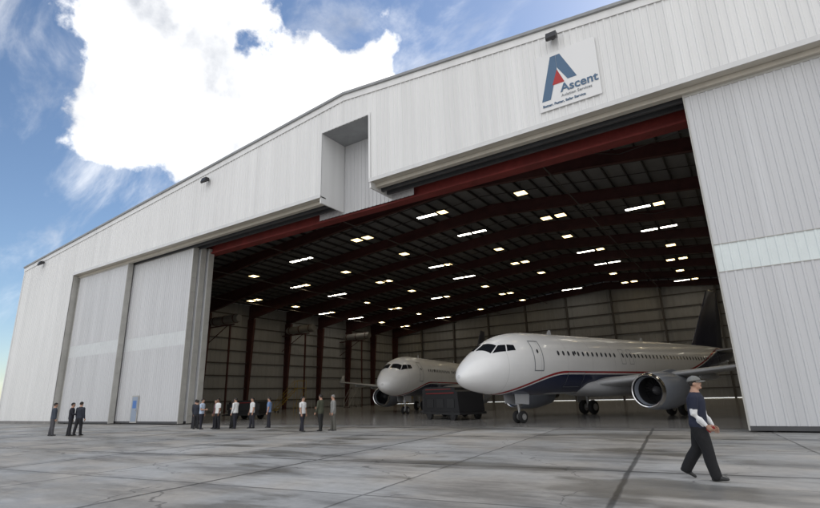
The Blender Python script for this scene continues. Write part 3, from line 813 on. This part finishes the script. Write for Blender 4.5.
P('standing_woman',(-26.4,-2.2,0),60,1.66,shirt=(.03,.03,.035),pants=(.02,.02,.02),female=True)
P('standing_man',(-25.9,-2.4,0),200,1.78,shirt=W,pants=(.02,.02,.03),arms=((15,8,75),(4,8,14)))
P('standing_man',(-25.1,-1.8,0),250,1.76,shirt=W,pants=(.03,.03,.04),fore='skin')
P('standing_man',(-24.3,-1.2,0),220,1.76,shirt=(.18,.28,.50),pants=(.02,.02,.03),fore='skin')
P('standing_woman',(-19.25,-3.4,0),10,1.72,shirt=W,pants=(.02,.02,.03),fore='skin',female=True,legs=((10,4,0),(-8,6,4)))
P('standing_man',(-18.45,-2.9,0),190,1.80,shirt=(.07,.075,.05),pants=(.02,.02,.02),jacket=True,arms=((14,10,70),(6,10,20)))
P('standing_man',(-17.95,-2.5,0),230,1.76,shirt=(.28,.28,.27),pants=(.12,.115,.10),jacket=True,hair=HAIRG)

# ------------------------------------------------------------------ ground equipment inside
M_er=mat('equip_red',(.25,.018,.018),.45)
M_ed=mat('equip_black',(.012,.012,.014),.6)
def trailer(name,loc,rot,L=4.6,Wd=2.2,Hh=1.75):
    E=empty(name,loc,R(rot)); g=MB()
    g.box(-L/2,L/2,-Wd/2,Wd/2,.35,.50,1)
    g.prism([(-L/2+.1,.51),(L/2-.1,.51),(L/2-.25,Hh-.1),(L/2-.6,Hh),(-L/2+.5,Hh),(-L/2+.15,Hh-.15)],'y',-Wd/2+.05,Wd/2-.05,0)
    g.box(-L/2+.5,L/2-.6,-Wd/2+.01,-Wd/2+.045,Hh-.20,Hh-.15,2)
    for x in (-1.2,0,1.2): g.box(x-.4,x+.4,-Wd/2+.02,-Wd/2+.045,.8,1.35,1)
    for x in (-L/2+.8,L/2-.8):
        for y in (-Wd/2+.12,Wd/2-.12):
            g.tube([(x,y-.1,.3),(x,y+.1,.3)],[.3,.3],18,3); g.tube([(x,y-.11,.3),(x,y+.11,.3)],[.13,.13],12,1)
    g.tube([(-L/2,0,.5),(-L/2-1.0,0,.35)],[.05,.05],8,1)
    o=g.obj('trailer_body',[M_ed,M_black,M_er,M_tyre],E); autosmooth(o,30)
trailer('ground_power_unit',(-17.0,8.6,0),-25,4.4,2.2,1.9)
trailer('ground_power_unit',(-19.4,12.0,0),-10,3.6,2.0,2.2)
trailer('ground_power_unit',(-37.5,8,0),20,3.2,1.8,1.6)
def stair_stand(loc,rot,hgt=2.6,m=None):
    """wheeled maintenance steps with platform and handrails"""
    E=empty('maintenance_steps',loc,R(rot)); g=MB(); n=int(hgt/.26); run=.26
    for k in range(n): g.box(k*run,k*run+.28,-.45,.45,.26*k+.22,.26*k+.26)
    L0=n*run; g.box(L0,L0+1.3,-.5,.5,hgt,hgt+.06)
    for y in (-.48,.48):
        g.tube([(0,y,.2),(L0,y,hgt)],[.035,.035],6); g.tube([(0,y,1.1),(L0,y,hgt+1.0),(L0+1.3,y,hgt+1.0)],[.025]*3,6)
        for x,z in ((0,.15),(L0*.5,hgt*.5),(L0,0),(L0+1.28,0)): g.tube([(x,y,z),(x,y,(hgt+1.0) if x>=L0 else z+1.0)],[.025,.025],6)
        g.tube([(L0,y,.3),(L0+1.28,y,hgt-.1)],[.02,.02],5)
        for x in (.3,L0+1.2): g.tube([(x,y-.04,.1),(x,y+.04,.1)],[.1,.1],12,1)
    g.obj('steps',[m or mat('steps_yellow',(.45,.30,.03),.5,var=.2),M_tyre],E)
M_sy=mat('steps_yellow',(.42,.28,.03),.5,var=.2)
stair_stand((-52,24,0),70,3.0,M_sy); stair_stand((-38,33,0),20,2.6,M_sy); stair_stand((-57,44,0),100,3.2,M_jamb)

# ------------------------------------------------------------------ distance
M_leaf=mat('distant_foliage',(.05,.075,.03),.9,var=.5,vscale=.2)
g=MB()
for k in range(1400):
    a=random.uniform(20,150); r=random.uniform(420,520)
    c=Vector((-r*math.sin(R(a)),r*math.cos(R(a)),random.uniform(0,3.2))); s=random.uniform(1.5,4.5)
    i=len(g.v)
    d=[Vector((random.uniform(-1,1),random.uniform(-1,1),random.uniform(-.6,1))).normalized()*s*random.uniform(.6,1.2) for _ in range(5)]
    for q in range(5): g.v.append(tuple(c+d[q]))
    for tri in ((0,1,2),(0,2,3),(0,3,4),(1,2,4)): g.f.append(tuple(i+q for q in tri)); g.m.append(0)
g.obj('distant_trees',M_leaf)
B=empty('distant_warehouse',(-300,210,0),R(-20)); g=MB()
g.box(-30,30,-12,12,0,8,0); g.prism([(-31,8),(31,8),(31,8.6),(0,10.5),(-31,8.6)],'y',-12.5,12.5,1)
for k in range(6): g.box(-26+9*k,-21+9*k,-12.1,-12.01,0,4.5,1)
g.obj('walls',[M_wall,M_trim],B)

# ------------------------------------------------------------------ world
SUN_EL,SUN_AZ=40,12    # behind the hangar
wd=bpy.data.worlds.new('World'); C.scene.world=wd; wd.use_nodes=True
nt=wd.node_tree;N=nt.nodes;L=nt.links; N.clear()
out=N.new('ShaderNodeOutputWorld'); bg1=N.new('ShaderNodeBackground'); bg2=N.new('ShaderNodeBackground'); mx=N.new('ShaderNodeMixShader')
sky=N.new('ShaderNodeTexSky'); sky.sky_type='NISHITA'; sky.sun_disc=False; sky.sun_elevation=R(SUN_EL); sky.sun_rotation=R(SUN_AZ); sky.air_density=1.0; sky.dust_density=.4; sky.ozone_density=2.5
L.new(sky.outputs[0],bg1.inputs[0]); bg1.inputs[1].default_value=.145
tc=N.new('ShaderNodeTexCoord'); D=tc.outputs['Generated']
def M(op,a,b_=None,c=None,clamp=False):
    n=N.new('ShaderNodeMath'); n.operation=op; n.use_clamp=clamp
    for i,v in enumerate((a,b_,c)):
        if v is None: continue
        if hasattr(v,'links'): L.new(v,n.inputs[i])
        else: n.inputs[i].default_value=v
    return n.outputs[0]
def SM(v,a,b_):
    n=N.new('ShaderNodeMapRange'); n.interpolation_type='SMOOTHSTEP'; n.inputs[1].default_value=a; n.inputs[2].default_value=b_
    L.new(v,n.inputs[0]); return n.outputs[0]
def noise(sc,det,ro,off=(0,0,0),scale=(1,1,1),rot=(0,0,0),dist=0):
    mp=N.new('ShaderNodeMapping'); mp.inputs['Location'].default_value=off; mp.inputs['Scale'].default_value=scale; mp.inputs['Rotation'].default_value=rot
    L.new(D,mp.inputs[0])
    n=N.new('ShaderNodeTexNoise'); n.inputs['Scale'].default_value=sc; n.inputs['Detail'].default_value=det; n.inputs['Roughness'].default_value=ro; n.inputs['Distortion'].default_value=dist
    L.new(mp.outputs[0],n.inputs['Vector']); return n.outputs['Fac']
def dv(az,el): return (-math.sin(R(az))*math.cos(R(el)),math.cos(R(az))*math.cos(R(el)),math.sin(R(el)))
blobs=[(66,39,6.5),(59,38,6.5),(56,40,4.5),(57,34,6),(61.5,32,5.5),(67,28.5,5),(61,28,5.5),(58,25,4.5),(51,31,6),(45,34,5.8),(38.5,34.5,5.5),(54,28,5),(34,33,3.6)]
msk=None
for az,el,r in blobs:
    n=N.new('ShaderNodeVectorMath'); n.operation='DISTANCE'; L.new(D,n.inputs[0]); n.inputs[1].default_value=dv(az,el)
    q=M('MULTIPLY_ADD',n.outputs['Value'],-1/(2*math.sin(R(r)/2)),1.0)
    if msk is None: msk=q
    else:
        x=N.new('ShaderNodeMath'); x.operation='SMOOTH_MAX'; L.new(msk,x.inputs[0]); L.new(q,x.inputs[1]); x.inputs[2].default_value=.2; msk=x.outputs[0]
vd=N.new('ShaderNodeVectorMath'); vd.operation='DOT_PRODUCT'; L.new(D,vd.inputs[0]); vd.inputs[1].default_value=dv(50,25)
gen=M('MULTIPLY_ADD',noise(1.6,4,.55,(3,1,2)),4.0,-1.35)
gen=M('SUBTRACT',gen,M('MULTIPLY',SM(vd.outputs['Value'],.3,.75),4.0))
msk=M('MAXIMUM',msk,gen)
n1=noise(7.5,9,.57,(0,0,0)); n2=noise(7.5,6,.54,(-.05,.03,-.08))
dens=M('MULTIPLY_ADD',M('SUBTRACT',n1,.5),2.7,msk)
fac=SM(dens,-.04,.26)
wis=noise(2.0,7,.60,(1.3,0,.4),(1.0,3.2,2.0),(R(20),R(-35),R(30)),.6)
wf=M('MULTIPLY',SM(wis,.45,.74),.68)
fac=M('MAXIMUM',fac,wf)
L.new(fac,mx.inputs[0])
shade=M('MULTIPLY_ADD',M('SUBTRACT',n1,n2),2.2,.88)
nd=N.new('ShaderNodeVectorMath'); nd.operation='DISTANCE'; L.new(D,nd.inputs[0]); nd.inputs[1].default_value=dv(56.0,32.5)
dk=SM(M('MULTIPLY_ADD',M('SUBTRACT',n1,.5),-.22,nd.outputs['Value']),.13,.01)
shade=M('SUBTRACT',shade,M('MULTIPLY',dk,.36),None,True)
cr=N.new('ShaderNodeValToRGB'); cr.color_ramp.elements[0].position=.1; cr.color_ramp.elements[0].color=(.34,.37,.43,1); cr.color_ramp.elements[1].position=.9; cr.color_ramp.elements[1].color=(1,1,1,1)
L.new(shade,cr.inputs[0]); L.new(cr.outputs[0],bg2.inputs[0]); bg2.inputs[1].default_value=1.35
L.new(bg1.outputs[0],mx.inputs[1]); L.new(bg2.outputs[0],mx.inputs[2]); L.new(mx.outputs[0],out.inputs[0])

sl=bpy.data.lights.new('sun','SUN'); sl.energy=4.5; sl.angle=R(.5); sl.color=(1,.95,.87)
so=bpy.data.objects.new('sun',sl); C.scene.collection.objects.link(so)
sd=Vector((math.sin(R(SUN_AZ))*math.cos(R(SUN_EL)),math.cos(R(SUN_AZ))*math.cos(R(SUN_EL)),math.sin(R(SUN_EL))))
so.rotation_euler=sd.to_track_quat('Z','Y').to_euler()

# ------------------------------------------------------------------ camera
cd=bpy.data.cameras.new('camera'); co=bpy.data.objects.new('camera',cd); C.scene.collection.objects.link(co)
cd.sensor_width=36; cd.lens=500/820*36; cd.clip_start=.1; cd.clip_end=6000
yaw,pit,rol=R(33.2),R(15.85),.028
fw=Vector((-math.sin(yaw)*math.cos(pit),math.cos(yaw)*math.cos(pit),math.sin(pit)))
r0=Vector((math.cos(yaw),math.sin(yaw),0)); u0=r0.cross(fw)
u=u0*math.cos(rol)+r0*math.sin(rol); r=r0*math.cos(rol)-u0*math.sin(rol)
Mx=Matrix((r,u,-fw)).transposed().to_4x4(); Mx.translation=Vector((.43,-22.9,1.6)); co.matrix_world=Mx
C.scene.camera=co
C.scene.view_settings.view_transform='Standard'; C.scene.view_settings.look='None'; C.scene.view_settings.exposure=0
